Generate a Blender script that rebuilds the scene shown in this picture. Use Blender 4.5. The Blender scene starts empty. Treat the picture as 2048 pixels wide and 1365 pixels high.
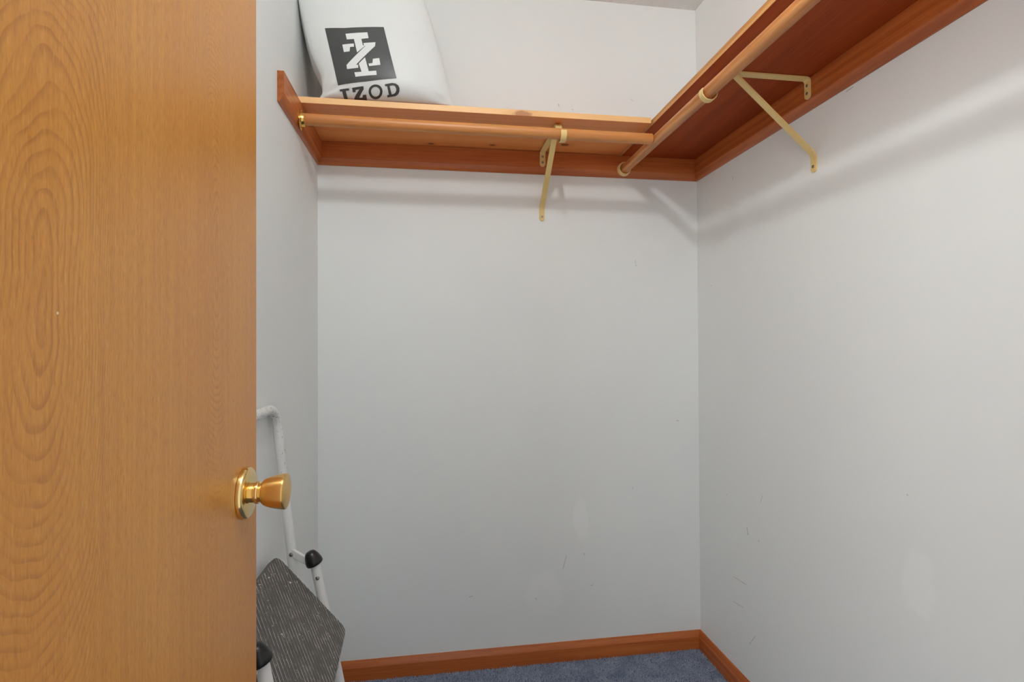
import bpy, bmesh, math, random
import numpy as np
from mathutils import Vector, Matrix
random.seed(7); np.random.seed(7)
SC = bpy.context.scene
C = SC.collection

# ------------------------------------------------------------------ camera
cam_d = bpy.data.cameras.new('camera'); cam = bpy.data.objects.new('camera', cam_d); C.objects.link(cam)
R_ = Vector((0.9889, -0.14851, -0.00477)); U_ = Vector((0.00331, -0.01008, 0.99994)); F_ = Vector((0.14855, 0.98886, 0.00948))
cam.matrix_world = Matrix(((R_.x, U_.x, -F_.x, 0), (R_.y, U_.y, -F_.y, 0), (R_.z, U_.z, -F_.z, 1.15124), (0, 0, 0, 1)))
cam_d.sensor_fit = 'HORIZONTAL'; cam_d.sensor_width = 36.0; cam_d.lens = 18.6635; cam_d.clip_start = 0.02
SC.camera = cam
# ------------------------------------------------------------------ world, exposure (the bulb's light is in the lamp's builder)
W = bpy.data.worlds.new('world'); SC.world = W; W.use_nodes = True
bg = W.node_tree.nodes['Background']; bg.inputs[0].default_value = (0.94, 0.98, 1.0, 1); bg.inputs[1].default_value = 0.95
BULB = 385.0 * (.030 / .024) ** 2 * 1.02
# unseen fill light, added outside the doorway to brighten the right wall
wl = bpy.data.lights.new('doorway_fill_light', 'AREA'); wl.shape = 'RECTANGLE'; wl.size = 1.5; wl.size_y = 1.8; wl.energy = 49.0; wl.color = (.88, .95, 1.0)
wo = bpy.data.objects.new('doorway_fill_light', wl); C.objects.link(wo); wo.location = (-1.65, -1.85, 1.10)
wo.rotation_euler = (Vector((.25, .06, 1.15)) - Vector(wo.location)).to_track_quat('-Z', 'Y').to_euler()
SC.view_settings.view_transform = 'Standard'; SC.view_settings.look = 'None'
SC.view_settings.exposure = -0.03; SC.view_settings.gamma = 1.0; SC.view_settings.use_curve_mapping = False
SC.cycles.use_denoising = True
SC.cycles.max_bounces = 12; SC.cycles.diffuse_bounces = 8

# ------------------------------------------------------------------ room numbers (metres)
XL, XR, YB, YF, ZC = -0.3892, 1.0060, 1.9033, 0.060, 2.44
ZT, ZB, CT = 1.8582, 1.7790, 0.0166          # cleat top / bottom / thickness
DX0, DX1 = -0.28, 0.435                       # doorway
XH = -0.24                                    # visible door face

# ------------------------------------------------------------------ helpers
def link(name, me, mat=None, parent=None, loc=(0, 0, 0)):
    o = bpy.data.objects.new(name, me); C.objects.link(o)
    if mat is not None:
        for m in (mat if isinstance(mat, (list, tuple)) else [mat]): me.materials.append(m)
    if parent is not None: o.parent = parent
    o.location = loc
    return o
def obj(name, bm, mat=None, parent=None, origin=(0, 0, 0), smooth=None, bevel=0, seg=2):
    """bm is in world coordinates; origin = the object's origin in world coordinates"""
    bmesh.ops.remove_doubles(bm, verts=bm.verts, dist=1e-6)
    bmesh.ops.recalc_face_normals(bm, faces=bm.faces)
    me = bpy.data.meshes.new(name); 
    bmesh.ops.translate(bm, verts=bm.verts, vec=-Vector(origin))
    bm.to_mesh(me); bm.free()
    po = Vector((0, 0, 0))
    p = parent
    while p is not None: po += Vector(p.location); p = p.parent
    o = link(name, me, mat, parent, Vector(origin) - po)
    if smooth is not None:
        for f in me.polygons: f.use_smooth = True
        if smooth < 180: me.set_sharp_from_angle(angle=math.radians(smooth))
    if bevel:
        md = o.modifiers.new('bevel', 'BEVEL'); md.width = bevel; md.segments = seg; md.limit_method = 'ANGLE'; md.angle_limit = math.radians(40)
    return o
def tag(o, label=None, cat=None, group=None, kind=None):
    for k, v in (('label', label), ('category', cat), ('group', group), ('kind', kind)):
        if v: o[k] = v
    return o
def thing(name, loc, label, cat):
    o = bpy.data.objects.new(name, None); C.objects.link(o); o.location = loc; o.empty_display_size = .05
    return tag(o, label, cat)
def box(bm, x0, x1, y0, y1, z0, z1):
    vs = [bm.verts.new(p) for p in ((x0,y0,z0),(x1,y0,z0),(x1,y1,z0),(x0,y1,z0),(x0,y0,z1),(x1,y0,z1),(x1,y1,z1),(x0,y1,z1))]
    for f in ((0,3,2,1),(4,5,6,7),(0,1,5,4),(1,2,6,5),(2,3,7,6),(3,0,4,7)): bm.faces.new([vs[i] for i in f])
    return vs
def tube(bm, pts, r, n=16, caps=True, r_list=None):
    pts = [Vector(p) for p in pts]; rings = []
    t0 = (pts[1] - pts[0]).normalized()
    a = Vector((0, 0, 1)) if abs(t0.z) < .9 else Vector((0, 1, 0))
    nrm = (a - t0 * a.dot(t0)).normalized()
    for i, p in enumerate(pts):
        if i == 0: t = pts[1] - pts[0]
        elif i == len(pts) - 1: t = pts[-1] - pts[-2]
        else: t = (pts[i+1] - p).normalized() + (p - pts[i-1]).normalized()
        t.normalize(); nrm = (nrm - t * nrm.dot(t)).normalized(); b = t.cross(nrm)
        rr = r_list[i] if r_list else r
        rings.append([bm.verts.new(p + (nrm * math.cos(2*math.pi*k/n) + b * math.sin(2*math.pi*k/n)) * rr) for k in range(n)])
    for A, B in zip(rings, rings[1:]):
        for k in range(n): bm.faces.new((A[k], A[(k+1) % n], B[(k+1) % n], B[k]))
    if caps:
        bm.faces.new(list(reversed(rings[0]))); bm.faces.new(rings[-1])
def lathe(bm, prof, origin, axis, n=48):
    """prof: list of (along axis, radius)"""
    ax = Vector(axis).normalized(); a = Vector((0, 0, 1)) if abs(ax.z) < .9 else Vector((1, 0, 0))
    u = (a - ax * a.dot(ax)).normalized(); v = ax.cross(u); O = Vector(origin); rings = []
    for d, r in prof:
        if r < 1e-6: rings.append([bm.verts.new(O + ax * d)])
        else: rings.append([bm.verts.new(O + ax * d + (u * math.cos(2*math.pi*k/n) + v * math.sin(2*math.pi*k/n)) * r) for k in range(n)])
    for A, B in zip(rings, rings[1:]):
        for k in range(n):
            k2 = (k + 1) % n
            if len(A) == 1 and len(B) == 1: continue
            if len(A) == 1: bm.faces.new((A[0], B[k2], B[k]))
            elif len(B) == 1: bm.faces.new((A[k], A[k2], B[0]))
            else: bm.faces.new((A[k], A[k2], B[k2], B[k]))
def arc(c, r, a0, a1, n):
    return [(c[0] + r * math.cos(math.radians(a0 + (a1 - a0) * i / n)), c[1] + r * math.sin(math.radians(a0 + (a1 - a0) * i / n))) for i in range(n + 1)]

# ------------------------------------------------------------------ material kit
def lin(c):
    if isinstance(c, str): c = [int(c[i:i+2], 16) / 255 for i in (0, 2, 4)]
    return tuple((v / 12.92 if v <= .04045 else ((v + .055) / 1.055) ** 2.4) for v in c) + (1.0,)
class G:
    def __init__(s, name, rough=.5, metal=0.0, color='808080', spec=.5):
        s.m = bpy.data.materials.new(name); s.m.use_nodes = True; s.nt = s.m.node_tree; s.b = s.nt.nodes['Principled BSDF']
        s.b.inputs['Roughness'].default_value = rough; s.b.inputs['Metallic'].default_value = metal
        s.b.inputs['Base Color'].default_value = lin(color); s.b.inputs['Specular IOR Level'].default_value = spec
    def put(s, sock, v):
        if isinstance(v, bpy.types.NodeSocket): s.nt.links.new(v, sock)
        elif v is not None: sock.default_value = v
    def n(s, typ, ins=None, **props):
        nd = s.nt.nodes.new(typ)
        for k, v in props.items(): setattr(nd, k, v)
        for k, v in (ins or {}).items(): s.put(nd.inputs[k], v)
        return nd
    def ma(s, op, a, b=None, c=None, clamp=False):
        nd = s.n('ShaderNodeMath', operation=op, use_clamp=clamp); s.put(nd.inputs[0], a); s.put(nd.inputs[1], b)
        if c is not None: s.put(nd.inputs[2], c)
        return nd.outputs[0]
    def vm(s, op, a, b=None, scale=None):
        nd = s.n('ShaderNodeVectorMath', operation=op); s.put(nd.inputs[0], a)
        if b is not None: s.put(nd.inputs[1], b)
        if scale is not None: s.put(nd.inputs['Scale'], scale)
        return nd.outputs['Value'] if op in ('DOT_PRODUCT', 'LENGTH', 'DISTANCE') else nd.outputs[0]
    def co(s, which='Object'): return s.n('ShaderNodeTexCoord').outputs[which]
    def map(s, v, scale=(1, 1, 1), loc=(0, 0, 0), rot=(0, 0, 0)):
        return s.n('ShaderNodeMapping', {'Vector': v, 'Scale': scale, 'Location': loc, 'Rotation': rot}).outputs[0]
    def noise(s, v, scale, detail=4, rough=.55, dist=0.0):
        return s.n('ShaderNodeTexNoise', {'Vector': v, 'Scale': scale, 'Detail': detail, 'Roughness': rough, 'Distortion': dist}).outputs['Fac']
    def rng(s, v, a, b, c=0.0, d=1.0, smooth=False):
        nd = s.n('ShaderNodeMapRange', {'Value': v, 'From Min': a, 'From Max': b, 'To Min': c, 'To Max': d})
        if smooth: nd.interpolation_type = 'SMOOTHSTEP'
        return nd.outputs[0]
    def mix(s, f, a, b, mode='MIX'):
        nd = s.n('ShaderNodeMix', data_type='RGBA', blend_type=mode)
        s.put(nd.inputs['Factor'], f); s.put(nd.inputs['A'], lin(a) if isinstance(a, str) else a); s.put(nd.inputs['B'], lin(b) if isinstance(b, str) else b)
        return nd.outputs['Result']
    def ramp(s, v, stops):
        nd = s.n('ShaderNodeValToRGB', {'Fac': v}); e = nd.color_ramp.elements
        while len(e) < len(stops): e.new(.5)
        for el, (p, c) in zip(e, stops): el.position = p; el.color = lin(c)
        return nd.outputs[0]
    def color(s, c): s.put(s.b.inputs['Base Color'], c)
    def bump(s, h, strength=.2, dist=.001):
        s.put(s.b.inputs['Normal'], s.n('ShaderNodeBump', {'Height': h, 'Strength': strength, 'Distance': dist}).outputs[0])
    def sep(s, v): return s.n('ShaderNodeSeparateXYZ', {'Vector': v}).outputs
    def comb(s, x, y, z): return s.n('ShaderNodeCombineXYZ', {'X': x, 'Y': y, 'Z': z}).outputs[0]

def plain(name, color, rough=.5, metal=0.0, spec=.5):
    return G(name, rough, metal, color, spec).m

def wood(name, axis, stops, rough=.4, grain=1.0, seed=0.0, knots=(), pores=.5, bands=.5, coat=0.0, knot_col='5f2c14', spec=.5):
    """axis: grain direction 'x','y' or 'z'.  stops: dark -> light.  knots: (x,y,z,r,stretch) in object coordinates"""
    g = G(name, rough, spec=spec)
    o = g.co(); st = {'x': (.06, 1, 1), 'y': (1, .06, 1), 'z': (1, 1, .06)}[axis]
    v = g.map(o, scale=st, loc=(seed, seed * 1.7, seed * .6))
    ds = None
    for (kx, ky, kz, kr, ks) in knots:
        dlt = g.vm('SUBTRACT', o, (kx, ky, kz))
        sc = {'x': (1 / ks, 1, 1), 'y': (1, 1 / ks, 1), 'z': (1, 1, 1 / ks)}[axis]
        d = g.vm('LENGTH', g.vm('MULTIPLY', dlt, sc))
        d = g.ma('ADD', d, g.ma('MULTIPLY', g.ma('SUBTRACT', g.noise(o, 90, 2), .5), kr * .5))
        ds = (ds or []) + [(d, kr)]
    big = g.noise(v, 9 * grain, 3, .5, .6)
    ring = g.n('ShaderNodeTexWave', {'Vector': v, 'Scale': 14 * grain, 'Distortion': 7.0, 'Detail': 3.0, 'Detail Scale': .9, 'Detail Roughness': .6}, wave_type='BANDS', bands_direction={'x': 'Y', 'y': 'Z', 'z': 'X'}[axis]).outputs['Fac']
    fine = g.noise(g.map(v, scale=tuple(1 if s == 1 else .5 for s in st)), 260 * grain, 3, .6)
    f = g.ma('ADD', g.ma('MULTIPLY_ADD', big, 1.1, -.05), g.ma('MULTIPLY', g.ma('SUBTRACT', ring, .5), .55 * bands))
    f = g.ma('ADD', f, g.ma('MULTIPLY', g.ma('SUBTRACT', fine, .5), pores * .8))
    col = g.ramp(f, stops)
    for d, kr in (ds or []):
        col = g.mix(g.rng(d, kr * 2.6, kr * .9, 0, .55, True), col, lin(stops[0][1]))
        col = g.mix(g.rng(d, kr * 1.05, kr * .55, 0, .85, True), col, knot_col)
    g.color(col); g.bump(g.ma('ADD', f, g.ma('MULTIPLY', fine, .5)), .12, .0006)
    if coat: g.b.inputs['Coat Weight'].default_value = coat; g.b.inputs['Coat Roughness'].default_value = .2
    return g.m

def wall_mat(name, ax, marks=(), patches=(), light=()):
    """painted drywall; marks are scuffs (a0,z0,a1,z1,width) on the wall's own plane; ax: which horizontal axis runs along the wall"""
    g = G(name, .62, spec=.35); o = g.co(); s = g.sep(o)
    p = g.comb(s[ax], s[2], 0.0)
    col = g.mix(g.rng(g.noise(o, 2.2, 3), .3, .7), 'e6e8e7', 'e9ebe9')
    for (ca, cz, ra, rz, am) in patches:
        d = g.vm('LENGTH', g.vm('MULTIPLY', g.vm('SUBTRACT', p, (ca, cz, 0)), (1 / ra, 1 / rz, 0)))
        d = g.ma('ADD', d, g.ma('MULTIPLY', g.ma('SUBTRACT', g.noise(o, 14, 3), .5), .9))
        col = g.mix(g.rng(d, 1.1, .7, 0, am, True), col, 'f1f2f1')
    tot = None
    for (a0, z0, a1, z1, w) in marks:
        ba = Vector((a1 - a0, z1 - z0, 0)); L2 = max(ba.dot(ba), 1e-9)
        pa = g.vm('SUBTRACT', p, (a0, z0, 0))
        h = g.ma('DIVIDE', g.vm('DOT_PRODUCT', pa, tuple(ba)), L2, clamp=True)
        d = g.vm('LENGTH', g.vm('SUBTRACT', pa, g.vm('SCALE', tuple(ba), scale=h)))
        m = g.rng(d, w * 1.1, w * .35, 0, 1, True)
        tot = m if tot is None else g.ma('MAXIMUM', tot, m)
    if tot is not None:
        tot = g.ma('MULTIPLY', tot, g.rng(g.noise(o, 300, 2), .3, .6, .2, .55))
        col = g.mix(tot, col, '6f6b66')
    g.color(col)
    roller = g.noise(o, 260, 3, .55); wav = g.noise(o, 18, 3, .5)
    g.bump(g.ma('ADD', g.ma('MULTIPLY', roller, .5), wav), .10, .0012)
    return g.m

# ------------------------------------------------------------------ data read off the place: scuffs and the print on the bag
SC_B = [(0.7591,1.453,0.7611,1.4511,.002),(0.7573,1.4737,0.7562,1.4586,.0011),(0.4842,0.3813,0.4708,0.3347,.0016),(0.5505,0.3863,0.5523,0.3788,.0018),(0.1283,0.2564,0.139,0.2591,.002),(0.3677,0.2349,0.3732,0.2291,.0017),(0.7413,0.6205,0.7412,0.6149,.0017),(0.916,0.8646,0.924,0.8644,.0017),(0.4637,2.0446,0.4655,2.0355,.0022),(0.5167,2.0275,0.5186,2.0258,.0024),(0.742,2.0812,0.7518,2.0742,.0011),(0.586,0.2682,0.5764,0.2652,.0016)]
SC_R = [(1.52,0.6627,1.5096,0.6857,.0013),(1.5931,0.5592,1.5879,0.5384,.003),(1.674,0.3666,1.6015,0.3717,.0014),(1.6784,0.282,1.6196,0.2885,.0013),(1.5851,0.1883,1.5524,0.2315,.0013),(1.0036,0.8282,1.0024,0.8275,.002),(1.7131,0.6344,1.7131,0.631,.0018),(1.6589,1.7235,1.6561,1.7108,.0022),(1.8082,1.3698,1.8047,1.3676,.002),(1.1586,1.7717,1.1383,1.7729,.0018),(1.5321,0.5392,1.5296,0.5386,.0024)]
BAG_L = [(1.878,-0.3258),(1.8953,-0.3159),(1.9115,-0.3165),(1.9451,-0.3205),(2.0049,-0.3473),(2.0596,-0.362),(2.1145,-0.3737),(2.1649,-0.3835),(2.3,-0.383)]
BAG_R = [(1.878,0.067),(1.9024,0.0603),(1.9554,0.0499),(2.016,0.0343),(2.0866,0.0134),(2.1543,-0.0065),(2.1985,-0.0217),(2.3,-0.05)]
ART = {
'square':[(-0.3025,2.0681),(-0.2477,2.0669),(-0.1958,2.0714),(-0.136,2.0776),(-0.1179,2.0009),(-0.0998,1.9292),(-0.1825,1.9161),(-0.267,1.9081),(-0.2837,1.9855)],
'i_top':[(-0.2432,2.0495),(-0.1817,2.0565),(-0.1783,2.0394),(-0.1986,2.0358),(-0.1941,2.0168),(-0.1882,2.0156),(-0.2103,1.9954),(-0.2193,2.0347),(-0.2394,2.0333)],
'z_bar':[(-0.1926,2.0236),(-0.1587,2.0286),(-0.1601,2.0166),(-0.2133,1.9606),(-0.2073,1.9606),(-0.2073,1.9518),(-0.2393,1.949),(-0.2404,1.9602),(-0.1863,2.016),(-0.1911,2.015)],
'z_left':[(-0.2521,2.0182),(-0.2197,2.0215),(-0.2189,2.0122),(-0.2301,2.011),(-0.2315,1.9984),(-0.2477,1.9968)],
'z_right':[(-0.1784,1.9645),(-0.1673,1.9662),(-0.1658,1.9788),(-0.1481,1.9823),(-0.1447,1.9624),(-0.1761,1.9573)],
'i_bot':[(-0.188,1.982),(-0.1779,1.943),(-0.1566,1.9452),(-0.1554,1.9335),(-0.2154,1.9273),(-0.2184,1.9395),(-0.1981,1.9409),(-0.2058,1.964)],
'l_I':[(-0.2633,1.897),(-0.2358,1.8992),(-0.2351,1.8945),(-0.2454,1.8933),(-0.2426,1.879),(-0.2532,1.8787),(-0.2558,1.8924),(-0.2619,1.8918)],
'l_Z':[(-0.227,1.9001),(-0.1942,1.9043),(-0.1937,1.8974),(-0.2091,1.8813),(-0.1999,1.882),(-0.1972,1.8864),(-0.1881,1.8867),(-0.188,1.8786),(-0.2245,1.879),(-0.2236,1.8805),(-0.2054,1.8971),(-0.2176,1.8955),(-0.2173,1.8913),(-0.2254,1.8903)],
'l_D':[(-0.1335,1.9105),(-0.1127,1.9152),(-0.1022,1.9144),(-0.0949,1.9104),(-0.0917,1.9041),(-0.0921,1.8969),(-0.0962,1.8909),(-0.1037,1.8872),(-0.1276,1.884),(-0.1287,1.8876),(-0.1229,1.8888),(-0.127,1.9067),(-0.1323,1.9058)],
'l_Dh':[(-0.1198,1.9077),(-0.1153,1.8897),(-0.1099,1.8905),(-0.104,1.8937),(-0.1011,1.8986),(-0.1016,1.9035),(-0.1044,1.908),(-0.1099,1.9097)],
'l_O':[(-0.1406,1.8944),(-0.1416,1.8906),(-0.1439,1.8872),(-0.1475,1.8843),(-0.1519,1.8822),(-0.157,1.8809),(-0.1624,1.8804),(-0.1675,1.8806),(-0.1722,1.8816),(-0.176,1.8834),(-0.1788,1.886),(-0.1803,1.8893),(-0.1806,1.893),(-0.1796,1.8969),(-0.1772,1.9007),(-0.1738,1.904),(-0.1695,1.9066),(-0.1646,1.9083),(-0.1594,1.909),(-0.1543,1.9087),(-0.1496,1.9073),(-0.1456,1.905),(-0.1427,1.9019),(-0.141,1.8983)],
'l_Oh':[(-0.1478,1.8939),(-0.1484,1.8913),(-0.15,1.889),(-0.1522,1.887),(-0.1551,1.8855),(-0.1583,1.8845),(-0.1617,1.8841),(-0.165,1.8843),(-0.168,1.8851),(-0.1705,1.8864),(-0.1723,1.8882),(-0.1733,1.8904),(-0.1735,1.8929),(-0.1728,1.8955),(-0.1713,1.898),(-0.1691,1.9002),(-0.1663,1.9019),(-0.1631,1.903),(-0.1598,1.9035),(-0.1565,1.9033),(-0.1535,1.9024),(-0.151,1.9008),(-0.1491,1.8988),(-0.148,1.8964)],
}

# ------------------------------------------------------------------ materials
M = {}
M['wall_b'] = wall_mat('painted_drywall_back', 0, SC_B, [(.54, .52, .028, .085, .55), (.40, .25, .07, .09, .4)])
M['wall_r'] = wall_mat('painted_drywall_right', 1, SC_R, [(.98, .645, .042, .075, .5)])
M['wall'] = wall_mat('painted_drywall', 1)
g = G('ceiling_texture', .9, spec=.2); o = g.co(); g.color(g.mix(g.noise(o, 40, 4), 'e6e9e7', 'eef0ee'))
g.bump(g.ma('ADD', g.rng(g.noise(o, 55, 5, .6), .45, .65, 0, 1, True), g.ma('MULTIPLY', g.noise(o, 220, 3), .4)), .5, .005); M['ceiling'] = g.m
g = G('blue_carpet', .95, spec=.1); o = g.co(); g.color(g.mix(g.noise(o, 260, 3), '4a5670', '7e8aa2'))
g.bump(g.noise(o, 500, 2), .8, .004); M['carpet'] = g.m
g = G('blue_carpet_fibre', .9, spec=.1); o = g.co()
f_ = g.ma('ADD', g.ma('MULTIPLY', g.noise(o, 330, 2, .7), .8), g.ma('MULTIPLY', g.noise(o, 16, 3), .25))
g.color(g.ramp(f_, [(.34, '55627e'), (.5, '8b97ae'), (.66, 'c6cddb')])); M['fibre'] = g.m
CL = [(.2, '9c4d1f'), (.5, 'ba6530'), (.8, 'cb7a42')]
M['cleat_x'] = wood('stained_moulding_x', 'x', CL, .33, seed=1.3, pores=.7, bands=.35)
M['cleat_y'] = wood('stained_moulding_y', 'y', CL, .33, seed=4.1, pores=.7, bands=.35)
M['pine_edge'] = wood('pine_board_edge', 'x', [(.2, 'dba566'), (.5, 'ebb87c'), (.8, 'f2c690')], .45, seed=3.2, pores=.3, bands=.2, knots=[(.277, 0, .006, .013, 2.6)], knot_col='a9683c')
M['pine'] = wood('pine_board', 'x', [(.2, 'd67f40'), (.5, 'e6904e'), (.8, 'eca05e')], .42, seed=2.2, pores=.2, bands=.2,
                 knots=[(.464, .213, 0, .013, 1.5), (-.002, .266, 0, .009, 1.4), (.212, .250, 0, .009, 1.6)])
M['ply'] = wood('stained_plywood', 'y', [(.2, '803411'), (.5, '983f17'), (.8, 'ab4e20')], .5, seed=6.0, pores=.9, bands=.25, spec=.12)
M['ply_edge'] = wood('stained_plywood_edge', 'y', [(.2, 'a8662e'), (.5, 'c88c4c'), (.8, 'd8a264')], .5, seed=3.0, pores=.9)
M['rod_x'] = wood('dowel_x', 'x', [(.2, 'ae6830'), (.5, 'c57f43'), (.8, 'd29254')], .38, seed=5.0, pores=.5, bands=.3)
M['rod_y'] = wood('dowel_y', 'y', [(.2, 'b06a34'), (.5, 'cc8649'), (.8, 'dfa066')], .36, seed=8.0, pores=.9, bands=.8)
M['end_grain'] = wood('stained_end_grain', 'y', [(.2, '6f3513'), (.5, '8c4a20'), (.8, 'a05a2c')], .6, seed=11, pores=1.0, spec=.2)
M['cream'] = plain('cream_enamel', 'e5c784', .36)
M['socket'] = plain('cream_plastic', 'f0cd8a', .35)
M['screw'] = plain('steel_screw', '9c9488', .3, 1.0)
M['brass'] = plain('polished_brass', 'e6b864', .16, 1.0)
g = G('knob_brass', .16, 1.0); o = g.co()
g.color(g.mix(g.noise(o, 12, 2), 'f0cd88', 'f4d594')); M['knob'] = g.m
g = G('satin_brass', .31, 1.0); o = g.co(); g.color(g.mix(g.noise(g.map(o, scale=(.05, 1, 1)), 900, 2), 'edbf72', 'f2ca82')); M['knob_side'] = g.m
g.b.inputs['Anisotropic'].default_value = .85; g.b.inputs['Anisotropic Rotation'].default_value = .25
g.put(g.b.inputs['Tangent'], g.n('ShaderNodeTangent', direction_type='RADIAL', axis='X').outputs[0])
M['black_rubber'] = plain('black_rubber', '141414', .35)
M['foot_rubber'] = plain('dark_rubber_foot', '1c1c1c', .7)
# chipped white enamel
g = G('chipped_white_enamel', .35); o = g.co()
big_ = g.rng(g.noise(o, 9, 2), .35, .65, -.05, .03)
chip = g.rng(g.ma('ADD', g.noise(g.map(o, scale=(1.2, 1.2, .45)), 70, 4, .6, 1.8), big_), .675, .69)
dense = g.rng(g.sep(o)[2], .86, .97, -.05, .055)
chip2 = g.rng(g.ma('ADD', g.noise(g.map(o, scale=(1, .7, 1)), 120, 4, .62, 2.2), dense), .66, .675)
col = g.mix(g.rng(g.noise(o, 10, 3), .3, .7), 'dfdedb', 'e6e5e2')
g.color(g.mix(g.ma('MAXIMUM', chip, chip2), col, '33302e')); M['enamel'] = g.m
# ribbed tread rubber with paint spatters
def tread_mat(name, base, amt):
    g = G(name, .6); o = g.co()
    smear = g.ma('MULTIPLY', g.rng(g.noise(o, 26, 4, .6), .48, .75), g.rng(g.noise(o, 160, 4, .7), .42, .72))
    spl = g.ma('MULTIPLY', g.rng(g.noise(o, 110, 3, .6, .8), .655, .70), g.rng(g.noise(o, 13, 2), .42, .52))
    col = g.mix(g.ma('MULTIPLY', smear, .8), base, '8f8b86'); col = g.mix(g.ma('MULTIPLY', g.rng(g.noise(o, 45, 3), .42, .60), amt), col, 'd2cdc5')
    g.color(g.mix(spl, col, 'dad7d1')); return g.m
M['tread'] = tread_mat('ribbed_tread_rubber', '55514e', 0.0)
M['tread_dust'] = tread_mat('dusty_rib_edge', '7a7671', .7)
# polythene bag
g = G('white_poly_bag', .45, spec=.3); o = g.co(); g.color(lin('d8d8d6'))
g.b.inputs['Subsurface Weight'].default_value = 0.0
g.bump(g.ma('ADD', g.noise(g.map(o, scale=(1, 1, .7)), 13, 3, .5, .8), g.ma('MULTIPLY', g.noise(o, 60, 2), .12)), .35, .006); M['bag'] = g.m
g = G('black_print', .4); o = g.co(); g.color(g.mix(g.noise(o, 20, 3), '3b3a39', '474645')); M['print'] = g.m
M['print_white'] = plain('white_print', 'dbdad8', .35)
# bulb
g = G('lit_bulb_glass', .4, color='ffffff'); g.b.inputs['Emission Color'].default_value = (.945, .985, 1.0, 1); g.b.inputs['Emission Strength'].default_value = BULB; M['bulb'] = g.m
M['porcelain'] = plain('white_porcelain', 'e8e6e0', .3)
# door veneer: nested cathedral figures, straight grain between
def door_mat():
    g = G('oak_photo_veneer', .33); o = g.co(); s = g.sep(o)
    warp = g.ma('SUBTRACT', g.noise(g.map(o, scale=(1, 1, .35)), 9, 3, .5), .5)
    warp2 = g.ma('SUBTRACT', g.noise(g.map(o, scale=(1, 1, .45)), 26, 2, .4), .5)
    def figure(y0, z0, wy, wz, skew, gam):
        zz = g.ma('SUBTRACT', s[2], z0)
        yy = g.ma('ADD', g.ma('SUBTRACT', s[1], y0), g.ma('MULTIPLY', zz, skew))
        yy = g.ma('ADD', yy, g.ma('MULTIPLY', warp, .022))
        a = g.ma('DIVIDE', g.ma('ABSOLUTE', yy), wy)
        a = g.ma('ADD', a, g.ma('MULTIPLY', g.ma('POWER', a, 3.0), gam))
        b = g.ma('POWER', g.ma('DIVIDE', g.ma('ABSOLUTE', g.ma('ADD', zz, g.ma('MULTIPLY', warp2, .022))), wz), 1.6)
        return g.ma('SQRT', g.ma('ADD', g.ma('MULTIPLY', a, a), g.ma('MULTIPLY', b, b)))
    f1 = figure(.304, 1.170, .0070, .0395, -.05, .006); f2 = figure(.572, 1.240, .0042, .0360, .008, .012)
    side = g.rng(s[1], .44, .50, 0, 1, True)
    f = g.ma('ADD', g.ma('MULTIPLY', f1, g.ma('SUBTRACT', 1.0, side)), g.ma('MULTIPLY', f2, side))
    f = g.ma('ADD', f, g.ma('ADD', g.ma('MULTIPLY', warp2, .9), g.ma('MULTIPLY', g.noise(g.map(o, scale=(1, 1, .8)), 7, 3), 7.0)))
    fr = g.ma('FRACT', f)
    line = g.ma('MULTIPLY', g.rng(fr, .45, .93, 0, 1, True), g.rng(fr, .93, 1.0, 1, 0))
    far = g.rng(f1, 15, 32, 1, 0); far2 = g.rng(f2, 16, 36, .75, 0)
    line = g.ma('MULTIPLY', line, g.rng(g.noise(g.map(o, scale=(1, 1, .5)), 38, 4, .65), .36, .60, .25, 1.0))
    vis = g.ma('ADD', g.ma('MULTIPLY', far, g.ma('SUBTRACT', 1.0, side)), g.ma('MULTIPLY', far2, side))
    streak = g.noise(g.map(o, scale=(1, 1, .022)), 210, 4, .6)
    pore = g.noise(g.map(o, scale=(1, 1, .16)), 620, 2, .6)
    mott = g.noise(g.map(o, scale=(1, 1, .5)), 6, 3, .5)
    col = g.mix(g.rng(streak, .35, .65), 'cb8c3e', 'd9994a')
    col = g.mix(g.ma('MULTIPLY', g.rng(mott, .3, .7), .45), col, 'c98038')
    col = g.mix(g.ma('MULTIPLY', g.ma('MULTIPLY', line, g.rng(vis, 0, 1, .07, .56)), g.rng(mott, .2, .8, .7, 1.0)), col, '9c5827')
    col = g.mix(g.rng(pore, .55, .70, 0, .5), col, 'b06e30')
    col = g.mix(g.rng(pore, .44, .28, 0, .35), col, 'e4ae66')
    # one small chip in the veneer
    d = g.vm('LENGTH', g.vm('SUBTRACT', g.comb(0.0, s[1], s[2]), (0, .3177, 1.1620)))
    col = g.mix(g.rng(d, .0012, .0006), col, 'e8dcc8')
    g.color(col)
    g.put(g.b.inputs['Roughness'], g.rng(streak, .3, .7, .28, .38))
    g.bump(g.ma('ADD', g.ma('MULTIPLY', pore, .5), streak), .05, .0004)
    return g.m
M['door'] = door_mat()
M['door_edge'] = wood('door_edge_wood', 'z', [(.2, '9a6534'), (.5, 'b07a42'), (.8, 'c08d55')], .45, seed=9)

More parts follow.
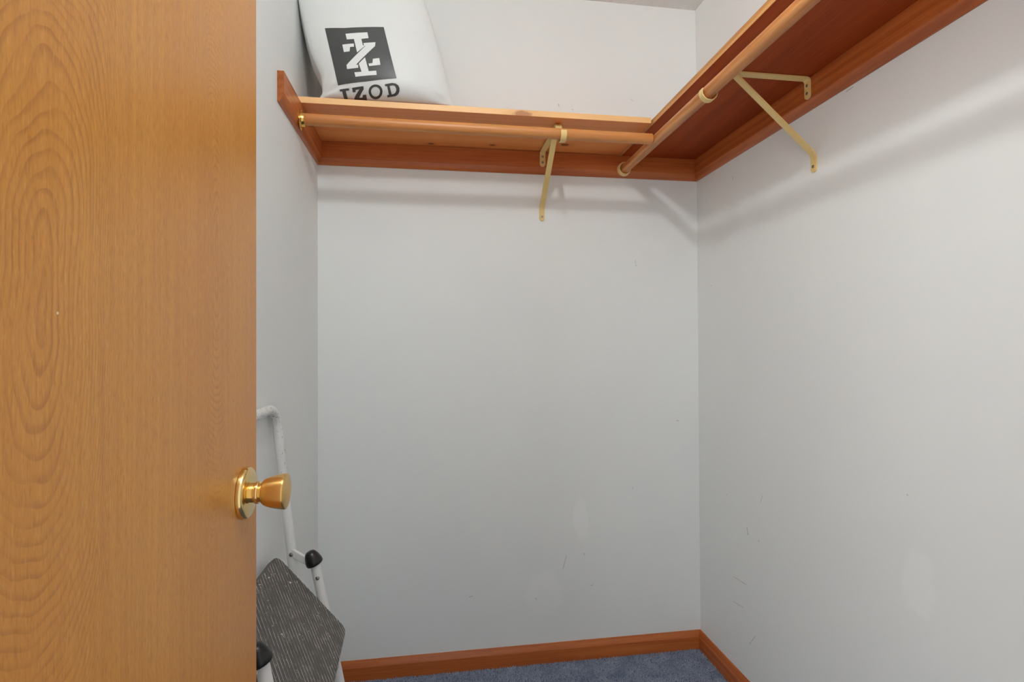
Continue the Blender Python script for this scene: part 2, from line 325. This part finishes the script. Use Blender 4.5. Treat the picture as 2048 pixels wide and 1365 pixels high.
# ------------------------------------------------------------------ the room shell
T = .10
def slab(name, a, mat):
    bm = bmesh.new(); box(bm, *a); o = obj(name, bm, mat); tag(o, kind='structure'); return o
slab('floor', (XL - T, XR + T, -.06, YB + T, -.10, 0.0), M['carpet'])
slab('ceiling', (XL - T, XR + T, -.06, YB + T, ZC, ZC + .10), M['ceiling'])
slab('wall_back', (XL - T, XR + T, YB, YB + T, 0, ZC), M['wall_b'])
slab('wall_left', (XL - T, XL, -.06, YB, 0, ZC), M['wall'])
slab('wall_right', (XR, XR + T, -.06, YB, 0, ZC), M['wall_r'])
bm = bmesh.new()
box(bm, XL, DX0, -.06, YF, 0, ZC); box(bm, DX1, XR, -.06, YF, 0, ZC); box(bm, DX0, DX1, -.06, YF, 2.06, ZC)
tag(obj('wall_front', bm, M['wall']), kind='structure')

# moulding profile: (distance from wall, height) ; flat face, thin quirk, rolled edge
def moulding(name, mat, a, b, inward, z0, z1, t, roll_at_top, mitre_a, mitre_b, origin):
    """a,b: wall-line ends (x,y); inward: unit (x,y) away from the wall"""
    h = z1 - z0; rb = h * .27
    prof = [(0, 0), (t, 0), (t, h - rb - .0020), (t - .0014, h - rb - .0010), (t - .0008, h - rb), (t - .0052, h - rb * .50), (t - .0090, h - rb * .12), (t * .26, h), (0, h)]
    a = Vector(a); b = Vector(b); n = Vector(inward); d = (b - a).normalized()
    bm = bmesh.new(); R = []
    for p, m, sgn in ((a, mitre_a, 1), (b, mitre_b, -1)):
        ring = []
        for dd, zz in prof:
            q = p + n * dd + d * (dd * m * sgn)
            ring.append(bm.verts.new((q.x, q.y, z0 + zz if roll_at_top else z1 - zz)))
        R.append(ring)
    k = len(prof)
    for i in range(k): bm.faces.new((R[0][i], R[0][(i+1) % k], R[1][(i+1) % k], R[1][i]))
    bm.faces.new(R[0]).material_index = 1 if isinstance(mat, list) else 0; bm.faces.new(list(reversed(R[1])))
    return obj(name, bm, mat, origin=origin, smooth=28)
tag(moulding('baseboard_back', M['cleat_x'], (XL, YB), (XR, YB), (0, -1), 0, .0690, .0126, True, 1, 1, (0, YB, 0)), kind='structure')
tag(moulding('baseboard_right', M['cleat_y'], (XR, YF), (XR, YB), (-1, 0), 0, .0690, .0126, True, 0, 1, (XR, 0, 0)), kind='structure')
tag(moulding('baseboard_left', M['cleat_y'], (XL, YF), (XL, YB), (1, 0), 0, .0690, .0126, True, 0, 1, (XL, 0, 0)), kind='structure')
tag(moulding('shelf_cleat', M['cleat_x'], (XL, YB), (XR, YB), (0, -1), ZB, ZT, CT, False, 1, 1, (0, YB, ZB)),
    'reddish brown moulded wood cleat along the back wall under the pine shelf', 'shelf cleat')
tag(moulding('shelf_cleat', M['cleat_y'], (XR, YF), (XR, YB), (-1, 0), ZB, ZT, CT, False, 0, 1, (XR, 0, ZB)),
    'long reddish brown moulded wood cleat on the right wall under the dark shelf', 'shelf cleat')
tag(moulding('shelf_cleat', [M['cleat_y'], M['end_grain']], (XL, 1.4215), (XL, YB), (1, 0), ZB, ZT, CT, False, 0, 1, (XL, 1.42, ZB)),
    'short brown wood cleat on the left wall, its free end sticking out past the shelf', 'shelf cleat')

# carpet pile (nobody could count the tufts)
def pile(n):
    x = np.random.uniform(XL + .02, XR - .013, n); y = np.random.uniform(1.40, YB - .013, n)
    ang = np.random.uniform(0, 2 * np.pi, n); h = np.random.uniform(.004, .0085, n); r = np.random.uniform(.0010, .0019, n)
    lx = np.random.normal(0, .0026, n); ly = np.random.normal(0, .0026, n)
    V = np.zeros((n, 4, 3))
    for k in range(3):
        V[:, k, 0] = x + r * np.cos(ang + k * 2.0944); V[:, k, 1] = y + r * np.sin(ang + k * 2.0944); V[:, k, 2] = 0.0002
    V[:, 3, 0] = np.clip(x + lx, XL + .014, XR - .0128); V[:, 3, 1] = np.minimum(y + ly, YB - .0128); V[:, 3, 2] = h
    V[:, :3, 0] = np.clip(V[:, :3, 0], XL + .014, XR - .0128); V[:, :3, 1] = np.minimum(V[:, :3, 1], YB - .0128)
    b = (np.arange(n) * 4)[:, None]
    Fc = np.concatenate([b + np.array([[0, 1, 3]]), b + np.array([[1, 2, 3]]), b + np.array([[2, 0, 3]])])
    me = bpy.data.meshes.new('carpet_pile'); me.vertices.add(4 * n); me.vertices.foreach_set('co', V.ravel())
    m = len(Fc); me.loops.add(3 * m); me.polygons.add(m); me.loops.foreach_set('vertex_index', Fc.ravel().astype(np.int32))
    me.polygons.foreach_set('loop_start', np.arange(0, 3 * m, 3, dtype=np.int32)); me.update(calc_edges=True); me.validate()
    return me
cp = link('carpet_pile', pile(90000), M['fibre'])
tag(cp, 'blue grey cut pile carpet covering the closet floor', 'carpet', kind='stuff')

# ------------------------------------------------------------------ door, opened against the left wall
YD0, YD1 = .066, .7775
bm = bmesh.new(); box(bm, XH - .035, XH, YD0, YD1, .012, 2.045)
for f in bm.faces: f.material_index = 0 if abs(f.normal.x) > .9 else 1
bm.normal_update()
for f in bm.faces: f.material_index = 0 if abs(f.normal.x) > .9 else 1
door = obj('door_1', bm, [M['door'], M['door_edge']], origin=(XH - .0175, YD0, .012), bevel=.0012); tag(door, kind='structure')
KY, KZ = .7275, .9640
K0 = Vector((XH, KY, KZ))
bm = bmesh.new()
lathe(bm, [(.0005, 0), (.0005, .0325), (.0030, .0327), (.0058, .0322), (.0072, .0312), (.0080, .0298), (.0088, .026), (.0098, .018), (.0100, .0145), (.0100, 0)], K0, (1, 0, 0), 64)
obj('rose', bm, M['knob'], door, K0, smooth=50)
bm = bmesh.new()
lathe(bm, [(.0095, 0), (.0095, .0126), (.0140, .0126), (.0146, .0118), (.0152, .0126), (.0156, .0142), (.0178, .0144), (.0192, .0140), (.0197, .0124), (.0205, .0116), (.0218, .0118),
           (.0226, .0130), (.0228, .0140), (.0233, .0140), (.0234, 0)], K0, (1, 0, 0), 64)
kn = obj('door_knob', bm, M['knob'], door, K0, smooth=50)
bm = bmesh.new()
lathe(bm, [(.0230, 0), (.0230, .0135), (.0240, .0152), (.0258, .0168), (.0290, .0183), (.0340, .0199), (.0400, .0213), (.0460, .0223), (.0500, .0228), (.0514, .0228), (.0522, .0222), (.0526, .0214), (.0532, .0196), (.0540, .0150), (.0544, .008), (.0545, 0)], K0, (1, 0, 0), 64)
o = obj('grip', bm, M['knob_side'], kn, K0, smooth=50); o['label'] = 'satin brass tulip shaped grip'
bm = bmesh.new(); box(bm, XH - .030, XH - .005, YD1, YD1 + .0015, KZ - .028, KZ + .028)
obj('latch_plate', bm, M['brass'], door, (XH - .0175, YD1, KZ))

# ------------------------------------------------------------------ shelves
SH = .019
def board(name, x0, x1, y0, y1, z0, z1, mat, origin, tilt=0.0, bevel=.0012):
    bm = bmesh.new(); vs = box(bm, x0, x1, y0, y1, z0, z1)
    for v in bm.verts:
        if v.co.x > (x0 + x1) / 2: v.co.z += tilt
    bm.normal_update()
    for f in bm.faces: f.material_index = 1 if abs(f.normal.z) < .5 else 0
    return obj(name, bm, mat, origin=origin, bevel=bevel)
BX0, BX1, BY0 = -.3815, .6935, 1.602
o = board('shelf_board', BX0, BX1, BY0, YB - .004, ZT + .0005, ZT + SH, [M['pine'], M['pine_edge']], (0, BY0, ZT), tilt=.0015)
tag(o, 'honey coloured pine shelf board with knots on the back wall, holding the white bag', 'shelf')
bm = bmesh.new(); box(bm, .700, XR - .002, YF + .004, YB - .002, ZT + .0005, ZT + SH)
bm.normal_update()
for f in bm.faces: f.material_index = 1 if f.normal.x < -.9 else 0
o = obj('shelf_board', bm, [M['ply'], M['ply_edge']], origin=(.70, .06, ZT), bevel=.001)
tag(o, 'dark reddish brown plywood shelf running the length of the right wall', 'shelf')

# ------------------------------------------------------------------ hanging rods
R1Y, RZ, R2X, RR = 1.595, 1.8065, .7085, .0166
def dowel(a, b, mat, label):
    a = Vector(a); b = Vector(b); d = (b - a).normalized(); L = (b - a).length
    bm = bmesh.new(); lathe(bm, [(0, 0), (0, RR - .0012), (.0012, RR), (L - .0012, RR), (L, RR - .0012), (L, 0)], a, d, 40)
    return tag(obj('closet_rod', bm, mat, origin=a, smooth=40), label, 'rod')
dowel((XL + CT + .001, R1Y, RZ + .001), (R2X - RR - .0008, R1Y, RZ), M['rod_x'], 'straight wooden closet rod below the front of the pine shelf on the back wall')
dowel((R2X, YF + .004, RZ), (R2X, YB - CT - .003, RZ), M['rod_y'], 'long wooden closet rod running below the front edge of the right hand shelf')
# brass flange holding the left end
fx = XL + CT
fl = thing('rod_flange', (fx, R1Y, RZ), 'small shiny brass rod flange screwed to the left wooden cleat', 'rod holder')
bm = bmesh.new(); n = 40; ring = []
for s_, dx in ((0, .0002), (1, .0022)):
    ring.append([bm.verts.new((fx + dx, R1Y + .0205 * math.cos(t) * (1 - .25 * abs(math.sin(t)) ** 3), RZ - .001 + .0300 * math.sin(t))) for t in [2 * math.pi * i / n for i in range(n)]])
for i in range(n): bm.faces.new((ring[0][i], ring[0][(i+1) % n], ring[1][(i+1) % n], ring[1][i]))
bm.faces.new(ring[1]); bm.faces.new(list(reversed(ring[0])))
obj('flange_plate', bm, M['brass'], fl, (fx, R1Y, RZ), smooth=40)
bm = bmesh.new(); lathe(bm, [(.0022, RR + .0006), (.0125, RR + .0006), (.0132, RR + .0012), (.0132, RR + .0022), (.0125, RR + .0028), (.0030, RR + .0036), (.0022, RR + .0050), (.0022, RR + .0006)], (fx, R1Y, RZ), (1, 0, 0), 40)
obj('collar', bm, M['brass'], fl, (fx, R1Y, RZ), smooth=40)
def screw(parent, p, axis, r=.0042, mat='screw'):
    bm = bmesh.new(); lathe(bm, [(0, 0), (0, r), (.0006, r), (.0016, r * .72), (.0019, r * .3), (.0014, 0)], p, axis, 16)
    return obj('screw', bm, M[mat], parent, p, smooth=50)
for sg in (1, -1): screw(fl, (fx + .0022, R1Y, RZ - .001 + sg * .0255), (1, 0, 0), .0034, 'brass')
# cream socket at the back end of the right rod
st = thing('rod_socket', (R2X - .002, YB - CT, RZ), 'round cream plastic rod socket fixed to the back cleat near the right corner', 'rod holder')
bm = bmesh.new(); lathe(bm, [(.0003, 0), (.0003, .0255), (.0100, .0252), (.0150, .0240), (.0168, .0222), (.0168, .0196), (.0150, .0184), (.0022, .0180), (.0022, 0)], (R2X - .002, YB - CT, RZ), (0, -1, 0), 48)
obj('cup', bm, M['socket'], st, (R2X - .002, YB - CT, RZ), smooth=45)

# ------------------------------------------------------------------ shelf and rod brackets
def strap(name, path, w, th, to_world, parent, org, mat, round0=False, round1=False, off=0.0):
    """path in (out-from-wall, z); w = width along the wall; th = thickness"""
    pts = [Vector((p[0], p[1])) for p in path]; widths = [w] * len(pts)
    def rounded(ps):
        p0, p1 = ps[0], ps[1]; d = (p1 - p0).normalized(); r = w / 2; out = []; ws = []
        for i in range(6):
            a = math.pi / 2 * i / 6; out.append(p0 + d * (r - r * math.cos(a))); ws.append(max(.0012, w * math.sin(a)))
        return out + [p0 + d * r], ws + [w]
    if round0:
        a, ws = rounded(pts); pts = a + pts[1:]; widths = ws + widths[1:]
    if round1:
        pts.reverse(); widths.reverse(); a, ws = rounded(pts); pts = a + pts[1:]; widths = ws + widths[1:]; pts.reverse(); widths.reverse()
    bm = bmesh.new(); R = []
    for i, p in enumerate(pts):
        t = (pts[min(i+1, len(pts)-1)] - pts[max(i-1, 0)]).normalized(); nn = Vector((-t.y, t.x))
        c = [(p + nn * th / 2 * s2, s1 * widths[i] / 2 + off) for s1, s2 in ((-1, -1), (1, -1), (1, 1), (-1, 1))]
        R.append([bm.verts.new(to_world(q.x, l, q.y)) for q, l in c])
    for A, B in zip(R, R[1:]):
        for k in range(4): bm.faces.new((A[k], A[(k+1) % 4], B[(k+1) % 4], B[k]))
    bm.faces.new(R[0]); bm.faces.new(list(reversed(R[-1])))
    return obj(name, bm, mat, parent, org, smooth=35, bevel=.0007, seg=2)
def bracket(label, tw, rod_a, loff):
    t = thing('shelf_bracket', tw(0, 0, ZB), label, 'bracket')
    th = .0042
    zt = ZT - th / 2 - .0003; ca = CT + th / 2 + .0003
    org = tw(0, 0, ZB)
    p = [(ca, ZT - .056), (ca, ZT - .010)] + arc((ca + .008, zt - .008), .008, 180, 90, 4) + [(.255, zt)] + arc((.257, zt - .009), .009, 90, 0, 4) + [(.266, zt - .018)]
    strap('arm', p, .0205, th, tw, t, org, M['cream'], round0=True)
    zb = 1.655
    p = [(.0026, 1.609), (.0026, zb - .008), (.0052, zb), (.0115, zb + .0085)] + [(.226, ZT - .0078), (.240, ZT - .0066)]
    strap('brace', p, .0185, th + .001, tw, t, org, M['cream'], round0=True)
    rr = RR + .0042; HZ = RZ - .0030
    p = [(.266, zt - .008), (.267, zt - .020), (rod_a - rr - .001, HZ + .012)] + arc((rod_a, HZ), rr, 180, 385, 18)
    strap('rod_hook', p, .0180, .0026, tw, t, org, M['cream'], off=loff)
    ax = Vector(tw(1, 0, 0)) - Vector(tw(0, 0, 0))
    for z in (ZT - .020, ZT - .041): screw(t, tw(CT + .0003 + th, 0, z), ax)
    screw(t, tw(.0054, 0, 1.624), ax)
    return t
bracket('cream metal shelf bracket on the back wall under the pine shelf', lambda a, l, z: (.3985 + l, YB - a, z), YB - R1Y, .002)
bracket('cream metal shelf bracket on the right wall under the dark shelf', lambda a, l, z: (XR - a, 1.2695 + l, z), XR - R2X, .007)

# ------------------------------------------------------------------ white shopping bag on the pine shelf
YE, BZ0, BZ1 = 1.615, 1.8790, 2.27
def interp(tab, z): return float(np.interp(z, [a for a, _ in tab], [b for _, b in tab]))
def bulge(x, z):
    a, b = interp(BAG_L, z), interp(BAG_R, z); s = min(1, max(0, (x - a) / (b - a))); h = max(z - 1.878, 0)
    return .06 * (4 * s * (1 - s)) ** .6 * (1 - math.exp(-h / .026)) ** .6 * (1 - .35 * h * h / (h + .05) / .3)
bag = None
bm = bmesh.new()
zs = [BZ0 + (BZ1 - BZ0) * (i / 46) ** 1.35 for i in range(47)]; NS = 44
def crease(x, z):
    # gathered folds fanning out from the two bottom corners
    c = 0
    for (cx, cz, k, am) in ((-.318, 1.884, 9, .0032), (.062, 1.884, 8, .0022)):
        dx, dz = x - cx, z - cz; r = math.hypot(dx, dz); a = math.atan2(dz, dx)
        c += am * math.sin(a * k + .7) * math.exp(-((r - .035) / .035) ** 2)
    return c
front, back = [], []
for z in zs:
    rf, rb = [], []
    for j in range(NS + 1):
        s = .5 - .5 * math.cos(math.pi * j / NS); a, b = interp(BAG_L, z), interp(BAG_R, z); x = a + (b - a) * s
        e = 4 * s * (1 - s)
        rf.append(bm.verts.new((x, YE - bulge(x, z) - crease(x, z) * min(1, e * 3), z)))
        if 0 < j < NS:
            top = max(0.0, (BZ1 - z) / (BZ1 - BZ0)); yb = YE + .225 * e ** .32 * min(1, top / .2) ** .5
            # the back of the bag sags out towards the left wall
            xb = x * (1 + (yb / YE - 1) * .93) if x < 0 else x; rb.append(bm.verts.new((max(xb, XL + .0015), yb, z)))
    rb = [rf[0]] + rb + [rf[-1]]
    front.append(rf); back.append(rb)
for i in range(len(zs) - 1):
    for j in range(NS):
        bm.faces.new((front[i][j], front[i][j+1], front[i+1][j+1], front[i+1][j]))
        try: bm.faces.new((back[i][j+1], back[i][j], back[i+1][j], back[i+1][j+1]))
        except ValueError: pass
for Rw, sgn in ((0, 1), (-1, -1)):
    for j in range(NS):
        vs = [front[Rw][j], front[Rw][j+1], back[Rw][j+1], back[Rw][j]]
        u = []
        for v in vs:
            if v not in u: u.append(v)
        if len(u) >= 3: bm.faces.new(u)
bag = obj('shopping_bag', bm, M['bag'], origin=(-.13, YE, BZ0), smooth=60)
tag(bag, 'puffy white plastic shopping bag with a black square logo, standing on the pine shelf', 'bag')
def decal(name, polys, mat, lift, label=None, max_edge=.008):
    bm = bmesh.new()
    for poly, hole in polys:
        def loop(pp): 
            vs = [bm.verts.new((x, 0, z)) for x, z in pp]; return [bm.edges.new((vs[i], vs[(i+1) % len(vs)])) for i in range(len(vs))]
        e = loop(poly)
        if hole: e += loop(hole)
        bmesh.ops.triangle_fill(bm, use_beauty=True, use_dissolve=False, edges=e)
    for it in range(7):
        le = [e for e in bm.edges if e.calc_length() > max_edge]
        if not le: break
        bmesh.ops.subdivide_edges(bm, edges=le, cuts=1, use_grid_fill=False); bmesh.ops.triangulate(bm, faces=bm.faces)
    for v in bm.verts:
        x, z = v.co.x, v.co.z
        a, b = interp(BAG_L, z), interp(BAG_R, z); s = (x - a) / (b - a)
        v.co.y = YE - bulge(x, z) - crease(x, z) * min(1, 12 * s * (1 - s)) - lift
    bmesh.ops.recalc_face_normals(bm, faces=bm.faces)
    for f in bm.faces:
        if f.normal.y > 0: f.normal_flip()
    me = bpy.data.meshes.new(name); bmesh.ops.translate(bm, verts=bm.verts, vec=(.13, -YE, -BZ0)); bm.to_mesh(me); bm.free()
    for f in me.polygons: f.use_smooth = True
    o = link(name, me, mat, bag)
    if label: o['label'] = label
    return o
decal('logo_square', [(ART['square'], None)], M['print'], .0010, 'black printed square')
decal('monogram', [(ART[k], None) for k in ('i_top', 'z_bar', 'z_left', 'z_right', 'i_bot')], M['print_white'], .0018, 'white interlaced letter monogram')
for k, h in (('l_I', None), ('l_Z', None), ('l_O', 'l_Oh'), ('l_D', 'l_Dh')):
    decal('printed_letter', [(ART[k], ART[h] if h else None)], M['print'], .0013, max_edge=.0035)

# ------------------------------------------------------------------ folded step stool behind the door
YA, YBk = .933, 1.336          # near / far leg
RA, RBk = .905, 1.362          # near / far hand rail
tr = .0115
stool = thing('step_stool', (-.2, 1.14, 0), 'folded white tubular step stool with black ribbed tread leaning behind the door', 'step stool')
so = (-.2, 1.14, 0)
RT = 1.004
def rail_x(z): return -.3772 + (RT - z) * .105
def leg_x(z): return -.2836 + .195 * (.649 - z)
pts = [(rail_x(z), RBk, z) for z in (.014, .3, .6, RT - .1, RT - .06)]
cr = .052
for i in range(1, 9):
    a = math.pi / 2 * i / 9; z = RT - cr + cr * math.sin(a); pts.append((rail_x(z), RBk - cr + cr * math.cos(a), z))
for y in (RBk - cr, (RA + RBk) / 2, RA + cr): pts.append((rail_x(RT), y, RT))
for i in range(1, 9):
    a = math.pi / 2 * i / 9; z = RT - cr + cr * math.cos(a); pts.append((rail_x(z), RA + cr - cr * math.sin(a), z))
pts += [(rail_x(z), RA, z) for z in (RT - .06, RT - .1, .6, .3, .014)]
bm = bmesh.new(); tube(bm, pts, tr, 18); obj('handrail', bm, M['enamel'], stool, so, smooth=60)
for y, yr in ((YA, RA), (YBk, RBk)):
    bm = bmesh.new(); tube(bm, [(leg_x(z), y, z) for z in (.014, .2, .4, .636)], tr, 18); lg = obj('leg', bm, M['enamel'], stool, so, smooth=60)
    ax = Vector((leg_x(.70) - leg_x(.60), 0, .1)).normalized(); c0 = Vector((leg_x(.631), y, .631))
    bm = bmesh.new(); ct = (ax + Vector((-.22, -.05, 0))).normalized(); lathe(bm, [(0, 0), (0, .0160), (.0015, .0185), (.005, .0198), (.010, .0196), (.022, .0165), (.030, .0128), (.0335, .0095), (.0350, .0045), (.0354, 0)], c0 - ct * .002, ct, 28)
    lp = c0 + ax * .016
    lathe(bm, [(0, .0), (.0, .0105), (.010, .0105), (.0165, .009), (.0185, .005), (.019, 0)], lp, Vector((-.75, -.25, -.15)), 20)
    o = obj('end_cap', bm, M['black_rubber'], lg, so, smooth=60); o['label'] = 'black rubber end cap'
    bm = bmesh.new(); lathe(bm, [(0, 0), (0, .0150), (.020, .0140), (.030, .0128)], (leg_x(0) , y, .0), (leg_x(.1) - leg_x(0), 0, .1), 20); obj('rubber_foot', bm, M['foot_rubber'], lg, so, smooth=60)
    bm = bmesh.new(); lathe(bm, [(0, 0), (0, .0046), (.0016, .0042), (.0024, .002), (.0024, 0)], (leg_x(.600) + tr * .15, y - tr * .97, .600), (.15, -.98, .05), 16); obj('rivet', bm, M['screw'], lg, so, smooth=50)
    sgn = 1 if y > 1.1 else -1
    # folded link plate from hand rail to leg
    bm = bmesh.new(); A = Vector((rail_x(.656), yr - sgn * .006, .656)); B = Vector((leg_x(.618) , y + sgn * .004, .622))
    d = (B - A).normalized(); up = Vector((0, 0, 1)); up = (up - d * up.dot(d)).normalized(); sd = d.cross(up)
    vs = []
    for P in (A, B):
        for su, ss in ((-1, -1), (1, -1), (1, 1), (-1, 1)): vs.append(bm.verts.new(P + up * .0085 * su + sd * .0045 * ss))
    for f in ((0, 1, 2, 3), (7, 6, 5, 4), (0, 4, 5, 1), (1, 5, 6, 2), (2, 6, 7, 3), (3, 7, 4, 0)): bm.faces.new([vs[i] for i in f])
    obj('link_plate', bm, M['enamel'], stool, so, bevel=.002)
    bm = bmesh.new(); lathe(bm, [(0, 0), (0, .0050), (.0016, .0046), (.0026, .002), (.0026, 0)], (rail_x(.650) + tr * .15, yr - tr * .97, .650), (.15, -.98, .05), 16); obj('rivet', bm, M['screw'], stool, so, smooth=50)
    bm = bmesh.new(); lathe(bm, [(0, 0), (0, .0150), (.020, .0140), (.030, .0128)], (rail_x(0), yr, .0), (rail_x(.1) - rail_x(0), 0, .1), 20); obj('rubber_foot', bm, M['foot_rubber'], stool, so, smooth=60)
for z, fx_ in ((.16, leg_x), ):
    bm = bmesh.new(); tube(bm, [(fx_(z), YA, z), (fx_(z), YBk, z)], .008, 14); obj('crossbar', bm, M['enamel'], stool, so, smooth=60)
bm = bmesh.new(); tube(bm, [(rail_x(.22), RA, .22), (rail_x(.22), RBk, .22)], .008, 14); obj('crossbar', bm, M['enamel'], stool, so, smooth=60)
# tread: rounded rectangle, diagonal ribs
A = Vector((-.3620, 0, .6638)); B = Vector((-.2041, 0, .4786)); dd = (B - A).normalized(); nn = Vector((-dd.z, 0, dd.x)); TL = (B - A).length
TY0, TY1 = .962, 1.3175
def tp(y, l, h): return A + dd * (l * (1 + (TY1 - y) * .22)) + nn * h + Vector((0, y, 0))      # y along the tread, l down its depth, h above its face
RC = .021
outline = []
for cy, cl, a0 in ((TY1 - RC, RC, -90), (TY1 - RC, TL - RC, 0), (TY0 + RC, TL - RC, 90), (TY0 + RC, RC, 180)):
    for i in range(7):
        a = math.radians(a0 + 90 * i / 6); outline.append((cy + RC * math.cos(a), cl + RC * math.sin(a)))
def plate(bm, h0, h1, inset=0.0):
    lo, hi = [], []
    cy, cl = (TY0 + TY1) / 2, TL / 2
    for y, l in outline:
        ky = 1 - inset / ((TY1 - TY0) / 2); kl = 1 - inset / (TL / 2)
        lo.append(bm.verts.new(tp(cy + (y - cy) * ky, cl + (l - cl) * kl, h0))); hi.append(bm.verts.new(tp(cy + (y - cy) * ky, cl + (l - cl) * kl, h1)))
    n = len(lo)
    for i in range(n): bm.faces.new((lo[i], lo[(i+1) % n], hi[(i+1) % n], hi[i]))
    bm.faces.new(hi); bm.faces.new(list(reversed(lo)))
bm = bmesh.new(); plate(bm, -.030, -.0185, .006); obj('tread_pan', bm, M['enamel'], stool, so, bevel=.003)
bm = bmesh.new(); plate(bm, -.0185, -.0022); pad = obj('tread_pad', bm, M['tread'], stool, so, bevel=.001)
# ribs: trapezoid bars at 47 degrees, clipped to the rounded outline
bm = bmesh.new(); PITCH = .0100; th_ = math.radians(47); dv = Vector((-math.cos(th_), math.sin(th_))); pv = Vector((dv.y, -dv.x))
cen = Vector(((TY0 + TY1) / 2, TL / 2)); k0 = int(.30 / PITCH)
for k in range(-k0, k0 + 1):
    o_ = cen + pv * (k * PITCH)
    sec = [(-.0042, -.0023, 0), (-.0039, -.0005, 0), (-.0033, 0.0, 0), (.0037, 0.0, 0), (.0042, -.0023, 0)]; ns = len(sec)
    Rr = []
    for e in (-.35, .35):
        ring = []
        for q, h, _ in sec:
            p2 = o_ + dv * e + pv * q; ring.append(bm.verts.new((p2.x, p2.y, h)))
        Rr.append(ring)
    for i in range(ns):
        f = bm.faces.new((Rr[0][i], Rr[0][(i+1) % ns], Rr[1][(i+1) % ns], Rr[1][i])); f.material_index = 1 if i == 1 else 0
# clip
nO = len(outline)
for i in range(nO):
    a = Vector(outline[i]); b = Vector(outline[(i+1) % nO]); e = b - a
    if e.length < 1e-6: continue
    no = Vector((e.y, -e.x)).normalized(); mid = (a + b) / 2
    if (mid - cen).dot(no) < 0: no = -no
    geom = bm.verts[:] + bm.edges[:] + bm.faces[:]
    r = bmesh.ops.bisect_plane(bm, geom=geom, dist=1e-6, plane_co=(mid.x - no.x * .0012, mid.y - no.y * .0012, 0), plane_no=(no.x, no.y, 0), clear_outer=True)
    ed = [x for x in r['geom_cut'] if isinstance(x, bmesh.types.BMEdge) and len(x.link_faces) == 1]
    bmesh.ops.holes_fill(bm, edges=ed, sides=8)
for v in bm.verts: v.co = tp(v.co.x, v.co.y, v.co.z)
obj('tread_ribs', bm, [M['tread'], M['tread_dust']], stool, so)

# ------------------------------------------------------------------ bare bulb in a porcelain lampholder on the ceiling
LX, LY, LZ = .0696, .339, 2.336
lamp = thing('ceiling_lamp', (LX, LY, ZC), 'bare round bulb in a white porcelain holder on the closet ceiling', 'lamp')
bm = bmesh.new(); lathe(bm, [(-.0002, 0), (-.0002, .055), (-.012, .054), (-.026, .036), (-.050, .026), (-.052, .018), (-.052, 0)], (LX, LY, ZC), (0, 0, 1), 40)
obj('lampholder', bm, M['porcelain'], lamp, (LX, LY, ZC), smooth=45)
bm = bmesh.new(); lathe(bm, [(-.050, 0), (-.050, .013), (-.066, .014)] + [(-.104 + .024 * math.cos(a), .024 * math.sin(a)) for a in [math.radians(36 + 144 * i / 16) for i in range(17)]][:-1] + [(-.128, 0)], (LX, LY, ZC), (0, 0, 1), 32)
obj('light_bulb', bm, M['bulb'], lamp, (LX, LY, ZC), smooth=60)
